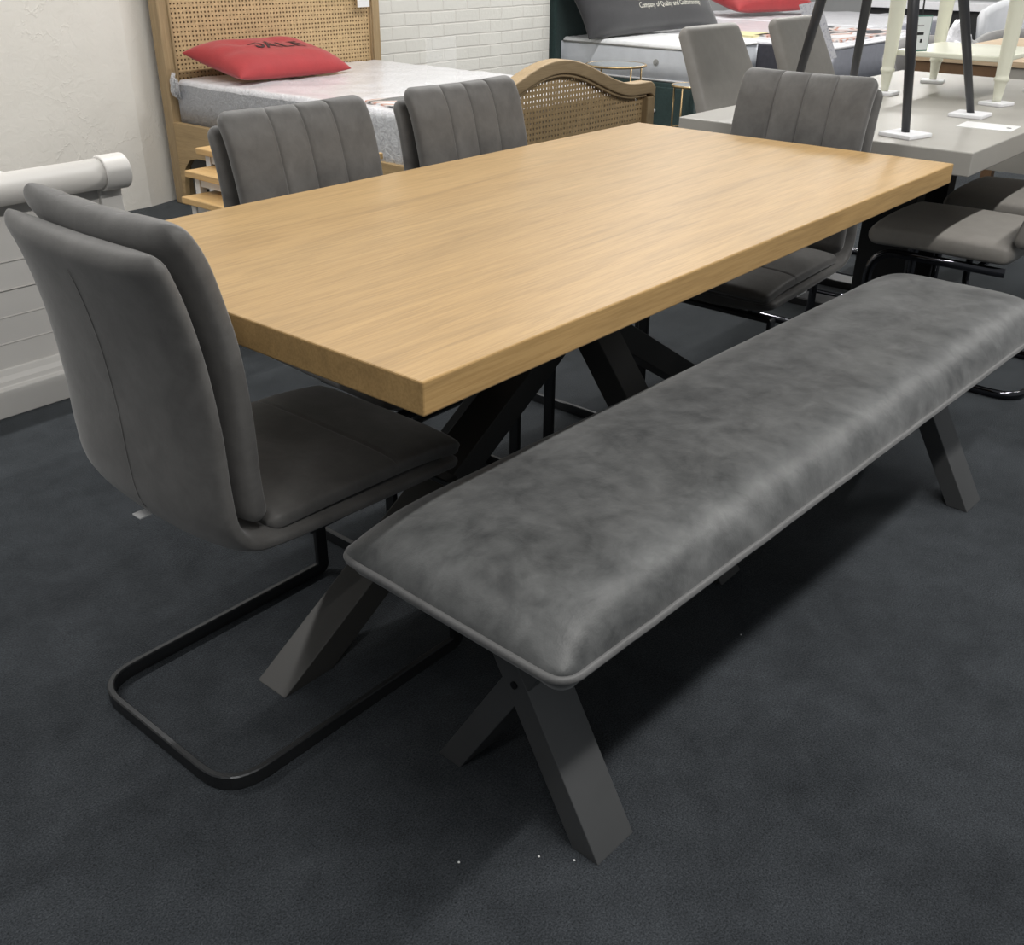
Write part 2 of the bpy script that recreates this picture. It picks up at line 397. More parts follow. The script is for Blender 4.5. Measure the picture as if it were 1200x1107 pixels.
def cushion_loft(bm, pts, width, thick, rc=0.035, ends=(1, 1), p=3.2, seams=(), groove=0.006, cross=(), front_bulge=0.0, wfun=None, dish=0.0, seam_range=(0, 1)):
    """upholstered slab following a path in the (u, z) plane; local v is the width"""
    path = smooth_path(pts); L = sum((b - a).length for a, b in zip(path, path[1:]))
    ds = []
    E = [rc * (1 - math.cos(PI / 2 * k / 8)) for k in range(9)]
    ds += E[:] if ends[0] else [0.0]
    nmid = max(10, int(L / 0.018)); a0 = ds[-1]; a1 = L - (rc if ends[1] else 0)
    ds += [a0 + (a1 - a0) * (k + 1) / nmid for k in range(nmid - 1)]
    ds += [L - e for e in reversed(E)] if ends[1] else [L]
    for c in cross: ds += [c * L + q for q in (-0.008, -0.005, -0.0025, 0, 0.0025, 0.005, 0.008)]
    ds = sorted(set(round(d, 5) for d in ds))
    base = [math.sin(PI / 2 * (-1 + 2 * k / 36)) for k in range(37)]
    vs = set(round(x, 4) for x in base)
    for s in seams:
        for q in (-0.05, -0.028, -0.014, -0.006, 0, 0.006, 0.014, 0.028, 0.05): vs.add(round(s + q, 4))
    vs = sorted(x for x in vs if -1 <= x <= 1)
    rings = []
    for d in ds:
        c = interp(path, d); e = 1e-3
        t = (interp(path, min(L, d + e)) - interp(path, max(0, d - e))).normalized()
        nrm = Vector((-t.y, t.x))
        f = 1.0
        if ends[0] and d < rc: f = math.sqrt(max(0.0, 1 - (1 - d / rc) ** 2))
        if ends[1] and L - d < rc: f = min(f, math.sqrt(max(0.0, 1 - (1 - (L - d) / rc) ** 2)))
        f = max(f, 0.05)
        s = d / L
        w = (wfun(s) if wfun else width) / 2 - rc * 0.9 * (1 - f)
        front, back = [], []
        for v in vs:
            h = (max(0.0, 1 - abs(v) ** p)) ** (1 / p)
            tf = thick / 2 * h * f + front_bulge * (1 - v * v) * f
            tb = thick / 2 * h * f
            g = 0
            if seam_range[0] <= s <= seam_range[1]:
                for sm in seams: g += groove * math.exp(-((v - sm) / 0.012) ** 2) + groove * 0.9 * math.exp(-((v - sm) / 0.05) ** 2) 
            for cc in cross: g += groove * math.exp(-((d - cc * L) / 0.0035) ** 2)
            tf -= g * f
            off = dish * v * v
            front.append((c.x + nrm.x * (tf + off), v * w, c.y + nrm.y * (tf + off)))
            back.append((c.x + nrm.x * (-tb + off), v * w, c.y + nrm.y * (-tb + off)))
        rings.append(front + back[-2:0:-1])
    loft(bm, rings)
def text_mesh(body, size, fn, name, mat, parent, cuts=3, align='CENTER'):
    cu = bpy.data.curves.new('writing', 'FONT'); cu.body = body; cu.size = size; cu.align_x = align; cu.align_y = 'CENTER'; cu.resolution_u = 3
    to = bpy.data.objects.new('writing', cu); COL.objects.link(to)
    dg = bpy.context.evaluated_depsgraph_get(); dg.update()
    me = bpy.data.meshes.new_from_object(to.evaluated_get(dg))
    bpy.data.objects.remove(to)
    bm = bmesh.new(); bm.from_mesh(me); bpy.data.meshes.remove(me)
    bmesh.ops.triangulate(bm, faces=bm.faces[:])
    if cuts:
        for _ in range(cuts):
            es = [e for e in bm.edges if e.calc_length() > size * 0.15]
            if not es: break
            bmesh.ops.subdivide_edges(bm, edges=es, cuts=1); bmesh.ops.triangulate(bm, faces=bm.faces[:])
    for v in bm.verts: v.co = Vector(fn(v.co.x, v.co.y))
    return obj(name, bm, mat, parent)

# ------------------------------------------------------------------ the room
bm = bmesh.new()
v = [bm.verts.new(p) for p in ((-4, -4, 0), (14, -4, 0), (14, 9, 0), (-4, 9, 0))]; bm.faces.new(v)
struct(obj('floor', bm, M['carpet']))
WALL_Z = 2.95
# plastered wall with its splayed return, then the painted brick wall behind the cane bed
bm = bmesh.new(); prism(bm, [(-4, 4.0), (2.0, 4.0), (2.46, 4.13), (2.46, 4.3), (-4, 4.3)], 'z', 0, WALL_Z)
# lumpy patched plaster: fine relief as real displacement near the bed is left to bump
struct(obj('wall_left', bm, M['plaster']))
struct(obj('wall_back', B(2.46, 5.42, 4.12, 4.3, 0, WALL_Z), M['brick']))
struct(obj('wall_recess', B(5.42, 14, 5.9, 6.1, 0, WALL_Z), M['far_wall']))
struct(obj('wall_right', B(13.2, 13.4, -4, 5.9, 0, WALL_Z), M['far_wall']))
# ------------------------------------------------------------------ oak dining table
TX, TY, TZ, TT = 1.80, 0.91, 0.76, 0.046
table = thing('dining_table', 'oak topped dining table with dark metal star base, long bench in front', 'table', (0.90, 0.455, 0))
bm = B(-TX / 2, TX / 2, -TY / 2, TY / 2, TZ - TT, TZ)
obj('tabletop', bm, M['oak_top'], table, bevel=0.0025)
HX, HY = 0.034, 0.024            # hub offset from the table centre
def beam_x(sgn):
    x0 = HX - sgn * 0.886; x1 = x0 + sgn * 0.115; k = 0.615; H = TZ - TT - 0.006
    poly = [(x0, 0), (x1, 0), (x1 + sgn * H / k, H), (x0 + sgn * H / k, H)]
    bm = bmesh.new(); prism(bm, poly, 'y', HY - 0.04, HY + 0.04); return bm
def beam_y(sgn):
    y0 = HY - sgn * 0.459; y1 = y0 + sgn * 0.076; k = 1.32; H = TZ - TT - 0.006
    poly = [(y0, 0), (y1, 0), (y1 + sgn * H / k, H), (y0 + sgn * H / k, H)]
    bm = bmesh.new(); prism(bm, poly, 'x', HX - 0.0405, HX + 0.0405); return bm
for s in (1, -1):
    obj('leg', beam_x(s), M['table_steel'], table, bevel=0.002)
    obj('leg', beam_y(s), M['table_steel'], table, bevel=0.002)
obj('mounting_plate', B(HX - 0.42, HX + 0.42, HY - 0.2, HY + 0.2, TZ - TT - 0.006, TZ - TT), M['gun'], table)

# ------------------------------------------------------------------ the long bench
bench = thing('bench', 'long grey leather bench with crossed metal legs in front of the oak table', 'bench', (-0.008, -0.026, 0), math.radians(-2.3))
BL, BW, ZS = 1.80, 0.424, 0.440
def dome(x, y):
    """cushion top above the seam"""
    e = 0.006
    dx = min(x, BL - x); dy = BW / 2 - abs(y)
    fx = 1 - (1 - min(max(dx, 0) / 0.21, 1)) ** 3.2; fy = 1 - (1 - min(max(dy, 0) / 0.155, 1)) ** 3.2
    f = max(0, fx) ** 0.52 * max(0, fy) ** 0.52
    w = 0.0022 * mnoise.noise(Vector((x * 5, y * 6, 0.3))) * f
    pk = 0.0
    return ZS + 0.073 * f + w
def bend(a):                     # denser rows towards the rim
    return math.sin(PI / 2 * a)
nx, ny = 110, 48
bm = bmesh.new()
xs = sorted(set(round(q_, 5) for q_ in [0.15 * (1 - math.cos(PI / 2 * k / 16)) for k in range(17)] + [0.15 + (BL - 0.3) * k / 60 for k in range(61)] + [BL - 0.15 * (1 - math.cos(PI / 2 * k / 16)) for k in range(17)]))
ys = [BW / 2 * bend(-1 + 2 * k / ny) for k in range(ny + 1)]
rc = 0.030
def rim(x, y):                   # round the plan corners
    cx = min(max(x, rc), BL - rc); cy = min(max(y, -BW / 2 + rc), BW / 2 - rc)
    dx, dy = x - cx, y - cy; d = math.hypot(dx, dy)
    if dx and dy and d > rc: x, y = cx + dx * rc / d, cy + dy * rc / d
    return x, y
G = []
for x in xs:
    row = []
    for y in ys:
        X, Y = rim(x, y); row.append(bm.verts.new((X, Y, dome(x, y))))
    G.append(row)
for i in range(len(xs) - 1):
    for j in range(ny): bm.faces.new((G[i][j], G[i + 1][j], G[i + 1][j + 1], G[i][j + 1]))
# border below the seam, tucked under
ringv = [G[i][0] for i in range(len(xs))] + [G[-1][j] for j in range(1, ny + 1)] + [G[i][ny] for i in range(len(xs) - 2, -1, -1)] + [G[0][j] for j in range(ny - 1, 0, -1)]
prev = ringv
for ins, z in ((0.000, ZS - 0.004), (0.006, ZS - 0.016), (0.014, ZS - 0.027), (0.05, ZS - 0.03)):
    cur = []
    for vv in ringv:
        cx = min(max(vv.co.x, 0.06), BL - 0.06); cy = min(max(vv.co.y, -BW / 2 + 0.06), BW / 2 - 0.06)
        d = Vector((vv.co.x - cx, vv.co.y - cy, 0)); l = max(d.length, 1e-6)
        cur.append(bm.verts.new((vv.co.x - d.x / l * ins, vv.co.y - d.y / l * ins, z)))
    n = len(cur)
    for k in range(n): bm.faces.new((prev[k], prev[(k + 1) % n], cur[(k + 1) % n], cur[k]))
    prev = cur
bm.faces.new(prev)
seat = obj('seat_cushion', bm, M['bench'], bench, smooth=True)
pp = [(rc, -BW / 2), (BL - rc, -BW / 2), (BL, -BW / 2 + rc), (BL, BW / 2 - rc), (BL - rc, BW / 2), (rc, BW / 2), (0, BW / 2 - rc), (0, -BW / 2 + rc)]
pts = []
for (cx, cy, a0) in ((BL - rc, -BW / 2 + rc, -90), (BL - rc, BW / 2 - rc, 0), (rc, BW / 2 - rc, 90), (rc, -BW / 2 + rc, 180)):
    for k in range(7):
        a = math.radians(a0 + 90 * k / 6); pts.append((cx + rc * math.cos(a), cy + rc * math.sin(a), ZS))
dense = []
for a, b in zip(pts, pts[1:] + pts[:1]):
    a, b = Vector(a), Vector(b); n = max(1, int((b - a).length / 0.03))
    for k in range(n):
        q = a.lerp(b, k / n); q.z += 0.0018 * mnoise.noise(Vector((q.x * 14, q.y * 14, 0))); dense.append(q)
bm = bmesh.new(); tube(bm, dense, 0.0062, 8, True)
obj('piping', bm, M['benchpipe'], seat, smooth=True)
obj('seat_base', B(0.035, BL - 0.035, -BW / 2 + 0.03, BW / 2 - 0.03, ZS - 0.042, ZS - 0.0295), M['black_steel'], bench)
kx = 0.595
LO = -0.011
for (xa, nm) in ((0.134, 0), (1.580, 1)):
    for s in (1, -1):
        z1 = ZS - 0.0425
        poly = [(LO - s * 0.173, 0), (LO - s * 0.122, 0), (LO - s * 0.122 + s * z1 * kx, z1), (LO - s * 0.173 + s * z1 * kx, z1)]
        bm = bmesh.new(); e = 0.0008 if s < 0 else 0
        prism(bm, poly, 'x', xa + e, xa + 0.088 - e)
        lg = obj('leg', bm, M['gun'], bench, bevel=0.0015)
    for xe, sg in ((xa, -1), (xa + 0.088, 1)):
        bm = bmesh.new(); cyl(bm, (xe, LO, 0.247), (sg, 0, 0), 0.0062, 0.003)
        obj('bolt', bm, M['screw'], bench)

# ------------------------------------------------------------------ cantilever dining chairs
def make_chair(label, loc, rz, group):
    t = thing('dining_chair', label, 'chair', loc, rz, group)
    # outer shell, from the top of the back down and forward under the seat
    sh = [(-0.110, 0.877), (-0.088, 0.81), (-0.071, 0.72), (-0.063, 0.62), (-0.062, 0.53), (-0.055, 0.465), (-0.025, 0.425), (0.03, 0.412), (0.15, 0.405), (0.30, 0.398), (0.425, 0.394)]
    bm = bmesh.new(); cushion_loft(bm, sh, 0.41, 0.046, 0.024, p=2.8, dish=0.010, wfun=lambda s: 0.398 + 0.016 * math.sin(min(s * 1.6, 1) * PI / 2))
    shell = obj('shell', bm, M['chair'], t, smooth=True)
    # stitched centre seam down the outside of the back
    bp = smooth_path(sh[:7]); rings = []
    sp = []
    for i in range(6, len(bp), 3):
        a = bp[max(0, i - 1)]; b = bp[min(len(bp) - 1, i + 1)]; tt = (b - a).normalized(); nn = Vector((-tt.y, tt.x))
        q = bp[i] - nn * 0.0226; sp.append((q.x, 0.0, q.y))
    bm = bmesh.new(); tube(bm, sp, 0.0016, 6); obj('back_seam', bm, M['chair'], shell, smooth=True)
    # inner back pad with three vertical channels, and the two-piece seat pad
    bpts = [(-0.078, 0.906), (-0.05, 0.86), (-0.032, 0.80), (-0.016, 0.72), (-0.009, 0.62), (-0.009, 0.53), (-0.004, 0.452)]
    bm = bmesh.new(); cushion_loft(bm, bpts, 0.392, 0.050, 0.030, p=3.6, seams=(-0.41, 0.02, 0.45), groove=0.0035, dish=0.010)
    pad = obj('back_pad', bm, M['chair'], t, smooth=True)
    spts = [(0.022, 0.445), (0.12, 0.444), (0.24, 0.441), (0.34, 0.436), (0.425, 0.424), (0.436, 0.418)]
    bm = bmesh.new(); cushion_loft(bm, spts, 0.392, 0.042, 0.020, p=4.2, cross=(0.62,), groove=0.004, front_bulge=-0.0)
    obj('seat_pad', bm, M['chair'], t, smooth=True)
    hv = 0.2
    path = fillet([(0.405, hv, 0.366), (0.405, hv, 0.0145), (-0.125, hv, 0.0145), (-0.125, -hv, 0.0145), (0.405, -hv, 0.0145), (0.405, -hv, 0.366)],
                  [0.006, 0.008, 0.075, 0.075, 0.008, 0.006], 8, True)
    bm = bmesh.new(); sweep(bm, path, rect(0.028, 0.012), (0, 0, 1), True); obj('cantilever_frame', bm, M['dark_steel'], t)
    for s_ in (-1, 1): obj('seat_rail', B(0.13, 0.40, s_ * 0.135 - 0.006, s_ * 0.135 + 0.006, 0.360, 0.384), M['dark_steel'], t)
    return t
gch = 'grey cantilever chairs around the oak table'
ch0 = make_chair('grey cantilever chair at near left end of the oak table, seen from behind', (-0.038, 0.509, 0), 0, gch)
# white care tag peeping out under the near chair's shell
tg = obj('care_tag', B(-0.062, -0.040, 0.045, 0.068, 0.4005, 0.4025), M['paper'], ch0); tg['label'] = 'tiny white care tag'
for loc, rz, lb in (((0.662, 0.985, 0), -PI / 2, 'grey channel-backed chair on far side of oak table, in front of wrapped mattress side'),
                    ((1.190, 0.985, 0), -PI / 2, 'grey channel-backed chair on far side of oak table, next to arched cane footboard'),
                    ((1.945, 0.492, 0), PI, 'grey channel-backed chair at far end of oak table against the pale grey table')):
    c = copy_tree(ch0); c.location = loc; c.rotation_euler = (0, 0, rz); c['label'] = lb
    for k in list(c.children):
        if k.name.startswith('care_tag'): bpy.data.objects.remove(k)

# ------------------------------------------------------------------ white sleigh bed at the left
sl = thing('sleigh_bed', 'white painted sleigh bed with scrolled footboard against the plaster wall', 'bed', (0, 2.06, 0))
XL, XR = -0.75, 0.79
def sleigh_profile(th):
    # centreline of the scroll, (y, z)
    c = smooth_path([(0.0, 0.10), (0.0, 0.30), (0.012, 0.45), (0.022, 0.54), (0.012, 0.60), (-0.012, 0.632)], 8)
    return c
cl = sleigh_profile(0)
def slab(bm, x0, x1, th):
    rings = []
    for i, p in enumerate(cl):
        a = cl[max(0, i - 1)]; b = cl[min(len(cl) - 1, i + 1)]; t_ = (b - a).normalized(); n_ = Vector((-t_.y, t_.x)) * th / 2
        rings.append([(x0, p.x + n_.x, p.y + n_.y), (x1, p.x + n_.x, p.y + n_.y), (x1, p.x - n_.x, p.y - n_.y), (x0, p.x - n_.x, p.y - n_.y)])
    loft(bm, rings)
bm = bmesh.new(); slab(bm, XL, XR - 0.07, 0.03)
fbp = obj('footboard', bm, M['white_paint'], sl)
for gz in (0.20, 0.275, 0.35, 0.425):
    bm = bmesh.new(); cyl(bm, (XL, -0.0155 + (0.008 if gz > .4 else 0), gz), (1, 0, 0), 0.0022, XR - 0.07 - XL, 8); obj('plank_bead', bm, M['white_paint'], fbp, smooth=True)
bm = bmesh.new(); slab(bm, XR - 0.075, XR - 0.005, 0.06); cyl(bm, (XR - 0.078, -0.028, 0.622), (1, 0, 0), 0.050, 0.078, 64); obj('corner_post', bm, M['white_paint'], sl, bevel=0.004)
bm = bmesh.new(); cyl(bm, (XL, -0.028, 0.622), (1, 0, 0), 0.043, XR - 0.078 - XL, 48); obj('scroll_rail', bm, M['white_paint'], sl, smooth=True)
bm = bmesh.new()
prism(bm, [(-0.052, 0.0), (0.03, 0.0), (0.03, 0.13), (-0.020, 0.13), (-0.026, 0.112), (-0.036, 0.10), (-0.040, 0.085), (-0.052, 0.08)], 'x', XL, XR)
obj('plinth', bm, M['white_paint'], sl, bevel=0.003)
bm = B(XL + 0.03, XR - 0.03, 0.03, 1.86, 0.22, 0.36); obj('side_rails', bm, M['white_paint'], sl, bevel=0.004)
bm = B(XL, XR, 1.85, 1.92, 0, 1.15); obj('headboard', bm, M['white_paint'], sl, bevel=0.01)
wm = obj('mattress', B(-0.72, 0.62, 2.12, 3.88, 0.37, 0.60), M['mattress'], None, bevel=0.04, seg=4)
tag(wm, 'white mattress lying in the white sleigh bed', 'mattress')

# ------------------------------------------------------------------ cane bed
cb = thing('cane_bed', 'oak bed with woven cane headboard and arched cane footboard', 'bed', (2.79, 2.9, 0))
CX0, CX1, YH, YF = -0.652, 0.74, 1.04, -0.90
ZT = 1.42; HX1 = CX1 + 0.045
def cane(bm, x0, x1, z0f, z1f, y, pitch=0.021, w=0.0128, th=0.003):
    """woven lattice of strands clipped to z0f(x)..z1f(x)"""
    n = int((x1 - x0) / pitch)
    for i in range(n + 1):
        x = x0 + i * (x1 - x0) / n
        a, b = z0f(x), z1f(x)
        if b - a > 0.01: box(bm, x - w / 2, x + w / 2, y - th / 2, y + th / 2, a, b)
    zmin = min(z0f(x0 + (x1 - x0) * k / 60) for k in range(61)); zmax = max(z1f(x0 + (x1 - x0) * k / 60) for k in range(61))
    m = int((zmax - zmin) / pitch)
    for j in range(m + 1):
        z = zmin + j * (zmax - zmin) / m
        seg = None
        for k in range(121):
            x = x0 + (x1 - x0) * k / 120
            ok = z0f(x) - 1e-6 <= z <= z1f(x) + 1e-6
            if ok and seg is None: seg = x
            if (not ok or k == 120) and seg is not None:
                if x - seg > 0.02: box(bm, seg, x, y - th / 2 - 0.0003, y + th / 2 - 0.0003, z - w / 2, z + w / 2)
                seg = None
# headboard: tall posts, top rail, cane between, back panel behind it
for s, nm in ((CX0, 0), (HX1 - 0.07, 1)):
    bm = bmesh.new(); box(bm, s, s + 0.07, YH - 0.03, YH + 0.045, 0.0, ZT); box(bm, s + (0.052 if s < 0 else 0.004), s + (0.066 if s < 0 else 0.018), YH - 0.042, YH - 0.03, 0.5, ZT)
    obj('headboard_post', bm, M['bed_oak_z'], cb, bevel=0.008, seg=3)
bm = B(CX0, HX1, YH - 0.03, YH + 0.045, ZT, ZT + 0.08); obj('headboard_rail', bm, M['bed_oak_x'], cb, bevel=0.008)
bm = B(CX0 + 0.07, HX1 - 0.07, YH - 0.02, YH + 0.05, 0.27, 0.47); obj('headboard_rail', bm, M['bed_oak_x'], cb, bevel=0.006)
bm = bmesh.new(); cane(bm, CX0 + 0.075, HX1 - 0.075, lambda x: 0.47, lambda x: ZT, YH - 0.012); obj('cane_panel', bm, M['cane'], cb)
obj('backing_panel', B(CX0 + 0.07, HX1 - 0.07, YH + 0.012, YH + 0.022, 0.47, ZT), M['brown'], cb)
# footboard: ogee arch
def arch(x):
    a = abs(x) / 0.74
    return 0.648 + 0.140 * (0.5 + 0.5 * math.cos(PI * min(1, max(0, a / 0.80)))) - (0.0 if a < 0.93 else 0.03 * ((a - 0.93) / 0.07) ** 2)
def band(bm, off0, off1, y0, y1, x0, x1, n=72):
    rings = []
    for k in range(n + 1):
        x = x0 + (x1 - x0) * k / n; z = arch(x)
        rings.append([(x, y0, z - off0), (x, y1, z - off0), (x, y1, z - off1), (x, y0, z - off1)])
    loft(bm, rings)
bm = bmesh.new(); band(bm, 0, 0.055, YF - 0.035, YF + 0.035, CX0, CX1); obj('footboard_arch', bm, M['bed_oak_x'], cb, bevel=0.006, seg=3)
bm = bmesh.new(); band(bm, 0.055, 0.068, YF - 0.024, YF - 0.004, CX0 + 0.06, CX1 - 0.06); obj('arch_bead', bm, M['bed_oak_x'], cb, bevel=0.003)
for s in (CX0, CX1 - 0.06):
    bm = B(s, s + 0.06, YF - 0.034, YF + 0.034, 0.0, arch(CX1) - 0.04); obj('footboard_post', bm, M['bed_oak_z'], cb, bevel=0.006, seg=3)
bm = B(CX0 + 0.06, CX1 - 0.06, YF - 0.03, YF + 0.03, 0.22, 0.36); obj('footboard_rail', bm, M['bed_oak_x'], cb, bevel=0.004)
bm = bmesh.new(); cane(bm, CX0 + 0.062, CX1 - 0.062, lambda x: 0.36, lambda x: arch(x) - 0.056, YF); obj('cane_panel', bm, M['cane'], cb)
for s in (CX0, CX1 - 0.03):
    bm = bmesh.new()
    # side rail with the arched foot bracket by the headboard
    poly = [(YF + 0.03, 0.25), (YH - 0.20, 0.25), (YH - 0.13, 0.235), (YH - 0.08, 0.19), (YH - 0.055, 0.10), (YH - 0.045, 0.0), (YH - 0.03, 0.0), (YH - 0.03, 0.41), (YF + 0.03, 0.41)]
    prism(bm, poly, 'x', s, s + 0.03); obj('side_rail', bm, M['bed_oak_y'], cb, bevel=0.003)
obj('slat_base', B(CX0 + 0.03, CX1 - 0.03, YF + 0.04, YH - 0.03, 0.30, 0.39), M['bed_oak_y'], cb)
tk = obj('swing_ticket', B(0.60, 0.69, YH - 0.052, YH - 0.05, 0.89, 1.02), M['paper'], cb); tk['label'] = 'white price ticket hung on the cane'
# wrapped mattress
mt = thing('mattress', 'white mattress in clear plastic wrap on the cane bed', 'mattress', (2.79, 2.9, 0))
def rbox(x0, x1, y0, y1, z0, z1, r=0.03, wob=0.0, seed=0.0, n=40):
    bm = bmesh.new()
    def seq(a, b):
        return sorted(set(round(q_, 5) for q_ in [a + r * (1 - math.cos(PI / 2 * k / 5)) for k in range(6)] + [a + r + (b - a - 2 * r) * k / n for k in range(n + 1)] + [b - r * (1 - math.cos(PI / 2 * k / 5)) for k in range(6)]))
    X, Y = seq(x0, x1), seq(y0, y1)
    def top(x, y):
        dx = max(0, r - min(x - x0, x1 - x)); dy = max(0, r - min(y - y0, y1 - y))
        d = min(1, math.hypot(dx, dy) / r)
        return z1 - r * (1 - math.sqrt(1 - d * d)) + wob * mnoise.noise(Vector((x * 7 + seed, y * 9, 1.7))) + wob * 0.6 * mnoise.noise(Vector((x * 24 + y * 14, y * 5 + seed, 3)))
    g = [[bm.verts.new((x, y, top(x, y))) for y in Y] for x in X]
    for i in range(len(X) - 1):
        for j in range(len(Y) - 1): bm.faces.new((g[i][j], g[i + 1][j], g[i + 1][j + 1], g[i][j + 1]))
    ring = [g[i][0] for i in range(len(X))] + [g[-1][j] for j in range(1, len(Y))] + [g[i][-1] for i in range(len(X) - 2, -1, -1)] + [g[0][j] for j in range(len(Y) - 2, 0, -1)]
    low = [bm.verts.new((v_.co.x, v_.co.y, z0)) for v_ in ring]; m = len(ring)
    mid = [bm.verts.new((v_.co.x, v_.co.y, (z0 + z1) / 2)) for v_ in ring]
    fs = []
    for k in range(m):
        fs.append(bm.faces.new((ring[k], ring[(k + 1) % m], mid[(k + 1) % m], mid[k])))
        fs.append(bm.faces.new((mid[k], mid[(k + 1) % m], low[(k + 1) % m], low[k])))
    fs.append(bm.faces.new(low))
    for f in fs: f.material_index = 1
    return bm
mb = obj('ticking', rbox(CX0 + 0.035, CX1 - 0.035, YF + 0.05, YH - 0.05, 0.392, 0.612, 0.025, 0.006), None, mt, smooth=True, mats=[M['wrap_top'], M['wrap_side']])
# tied corner of the wrapping, and loose folds hanging at the foot
bm = bmesh.new()
for k in range(7):
    a = k * 0.9; p0 = Vector((CX0 + 0.035, YH - 0.06, 0.54))
    pt = [p0, p0 + Vector((-0.02 - 0.01 * math.cos(a), -0.02 + 0.02 * math.sin(a), 0.02 * math.cos(a))), p0 + Vector((-0.035, -0.03 + 0.03 * math.sin(a), 0.05 + 0.045 * math.cos(a * 1.3))), p0 + Vector((-0.02, -0.01, 0.075 + 0.03 * math.sin(a)))]
    sweep(bm, fillet(pt, 0.02, 4), rect(0.02, 0.0016, 0.0004), (0, 1, 0.2))
o = obj('wrap_knot', bm, M['film'], mt, smooth=True)
bm = bmesh.new()
g = []
for i in range(26):
    row = []
    for j in range(10):
        y = YF + 0.055 + 0.5 * i / 25; z = 0.60 - 0.19 * j / 9
        row.append(bm.verts.new((CX0 + 0.030 - 0.014 * abs(math.sin(i * 1.1 + j * 0.35)) - 0.004, y, z)))
    g.append(row)
for i in range(25):
    for j in range(9): bm.faces.new((g[i][j], g[i + 1][j], g[i + 1][j + 1], g[i][j + 1]))
o = obj('loose_wrap', bm, M['film'], mt, smooth=True)
md = o.modifiers.new('solid', 'SOLIDIFY'); md.thickness = 0.001
def topz(x, y): return 0.6195
bm = bmesh.new(); prism(bm, [(-0.60, -0.62), (-0.06, -0.66), (-0.02, -0.34), (-0.52, -0.28)], 'z', 0.612, 0.6195)
pl = obj('printed_label', bm, M['print'], mt); pl['label'] = 'photo label in orange and dark grey under the wrap'
# red SALE pillow
def pillow(w, d, h, n=30, flop=0.0):
    bm = bmesh.new()
    def P(a, b, s):
        x = a * w / 2; y = b * d / 2
        k = 1 - 0.06 * (1 - abs(b) ** 2) * abs(a) ** 4 if True else 1
        k2 = 1 - 0.06 * (1 - abs(a) ** 2) * abs(b) ** 4
        z = h / 2 * (max(0, 1 - abs(a) ** 4.5) * max(0, 1 - abs(b) ** 3.2)) ** 0.5
        z = s * z
        if s < 0: z *= 0.55
        z += 0.006 * mnoise.noise(Vector((a * 2.5, b * 3, s))) * (1 - a * a) * (1 - b * b) * 4 * (1 if s > 0 else 0)
        return (x * k, y * k2, z + flop * abs(a) ** 2)
    S = [math.sin(PI / 2 * (-1 + 2 * k / n)) for k in range(n + 1)]
    T = [[bm.verts.new(P(a, b, 1)) for b in S] for a in S]
    U = [[T[i][j] if i in (0, n) or j in (0, n) else bm.verts.new(P(S[i], S[j], -1)) for j in range(n + 1)] for i in range(n + 1)]
    for A in (T, U):
        for i in range(n):
            for j in range(n):
                bm.faces.new((A[i][j], A[i + 1][j], A[i + 1][j + 1], A[i][j + 1]))
    def top(x, y): return P(max(-1, min(1, x / (w / 2))), max(-1, min(1, y / (d / 2))), 1)[2] + 0.0035
    return bm, top
def place_pillow(o, loc, rx, rz):
    o.location = loc; o.rotation_euler = (rx, 0, rz)
sp = thing('pillow', 'red pillow printed SALE leaning on the cane headboard', 'pillow', (2.575, 3.66, 0.682))
sp.rotation_euler = (math.radians(11), math.radians(1), math.radians(3))
bm, top = pillow(0.72, 0.44, 0.165)
pc = obj('pillow_case', bm, M['red'], sp, smooth=True)
text_mesh('SALE', 0.15, lambda x, y: (x * 1.05 + 0.03, y * 0.9 - 0.02, top(x * 1.05 + 0.03, y * 0.9 - 0.02)), 'lettering', M['ink_dark'], sp)
# acrylic sign stand on the mattress
ac = thing('sign_holder', 'clear acrylic sign stand on the wrapped mattress', 'sign holder', (2.79, 2.66, 0.622), math.radians(8))
obj('upright_sheet', B(-0.115, 0.115, -0.003, 0.003, 0.006, 0.215), M['acrylic'], ac, bevel=0.001)
obj('foot_sheet', B(-0.115, 0.115, -0.10, 0.0, 0.0, 0.005), M['acrylic'], ac, bevel=0.001)
# dark fitted throw folded near the foot of the mattress is printed matter of the label

# ------------------------------------------------------------------ nest of tables behind the far chairs
def nest(label, xc, yb, zt, w, d):
    t = thing('nest_table', label, 'side table', (xc + w / 2, yb - d / 2, 0), 0, 'nest of three oak topped tables')
    obj('tabletop', B(-w / 2, w / 2, -d / 2, d / 2, zt - 0.022, zt), M['nest_oak'], t, bevel=0.003)
    for sx in (-1, 1):
        for sy in (-1, 1):
            x = sx * (w / 2 - 0.035); y = sy * (d / 2 - 0.035)
            obj('leg', B(x - 0.014, x + 0.014, y - 0.014, y + 0.014, 0, zt - 0.022), M['white_paint'], t, bevel=0.002)
    for sx in (-1, 1):
        bm = bmesh.new(); box(bm, sx * (w / 2 - 0.034) - 0.008, sx * (w / 2 - 0.034) + 0.008, -d / 2 + 0.05, d / 2 - 0.05, zt - 0.052, zt - 0.022); obj('apron', bm, M['white_paint'], t)
nest('tallest oak topped white table of the nest behind the chair', 1.275, 2.40, 0.578, 0.38, 0.55)
nest('middle oak topped white table of the nest behind the chair', 1.185, 2.345, 0.521, 0.34, 0.44)
nest('lowest oak topped white table of the nest behind the chair', 1.125, 2.29, 0.450, 0.30, 0.33)

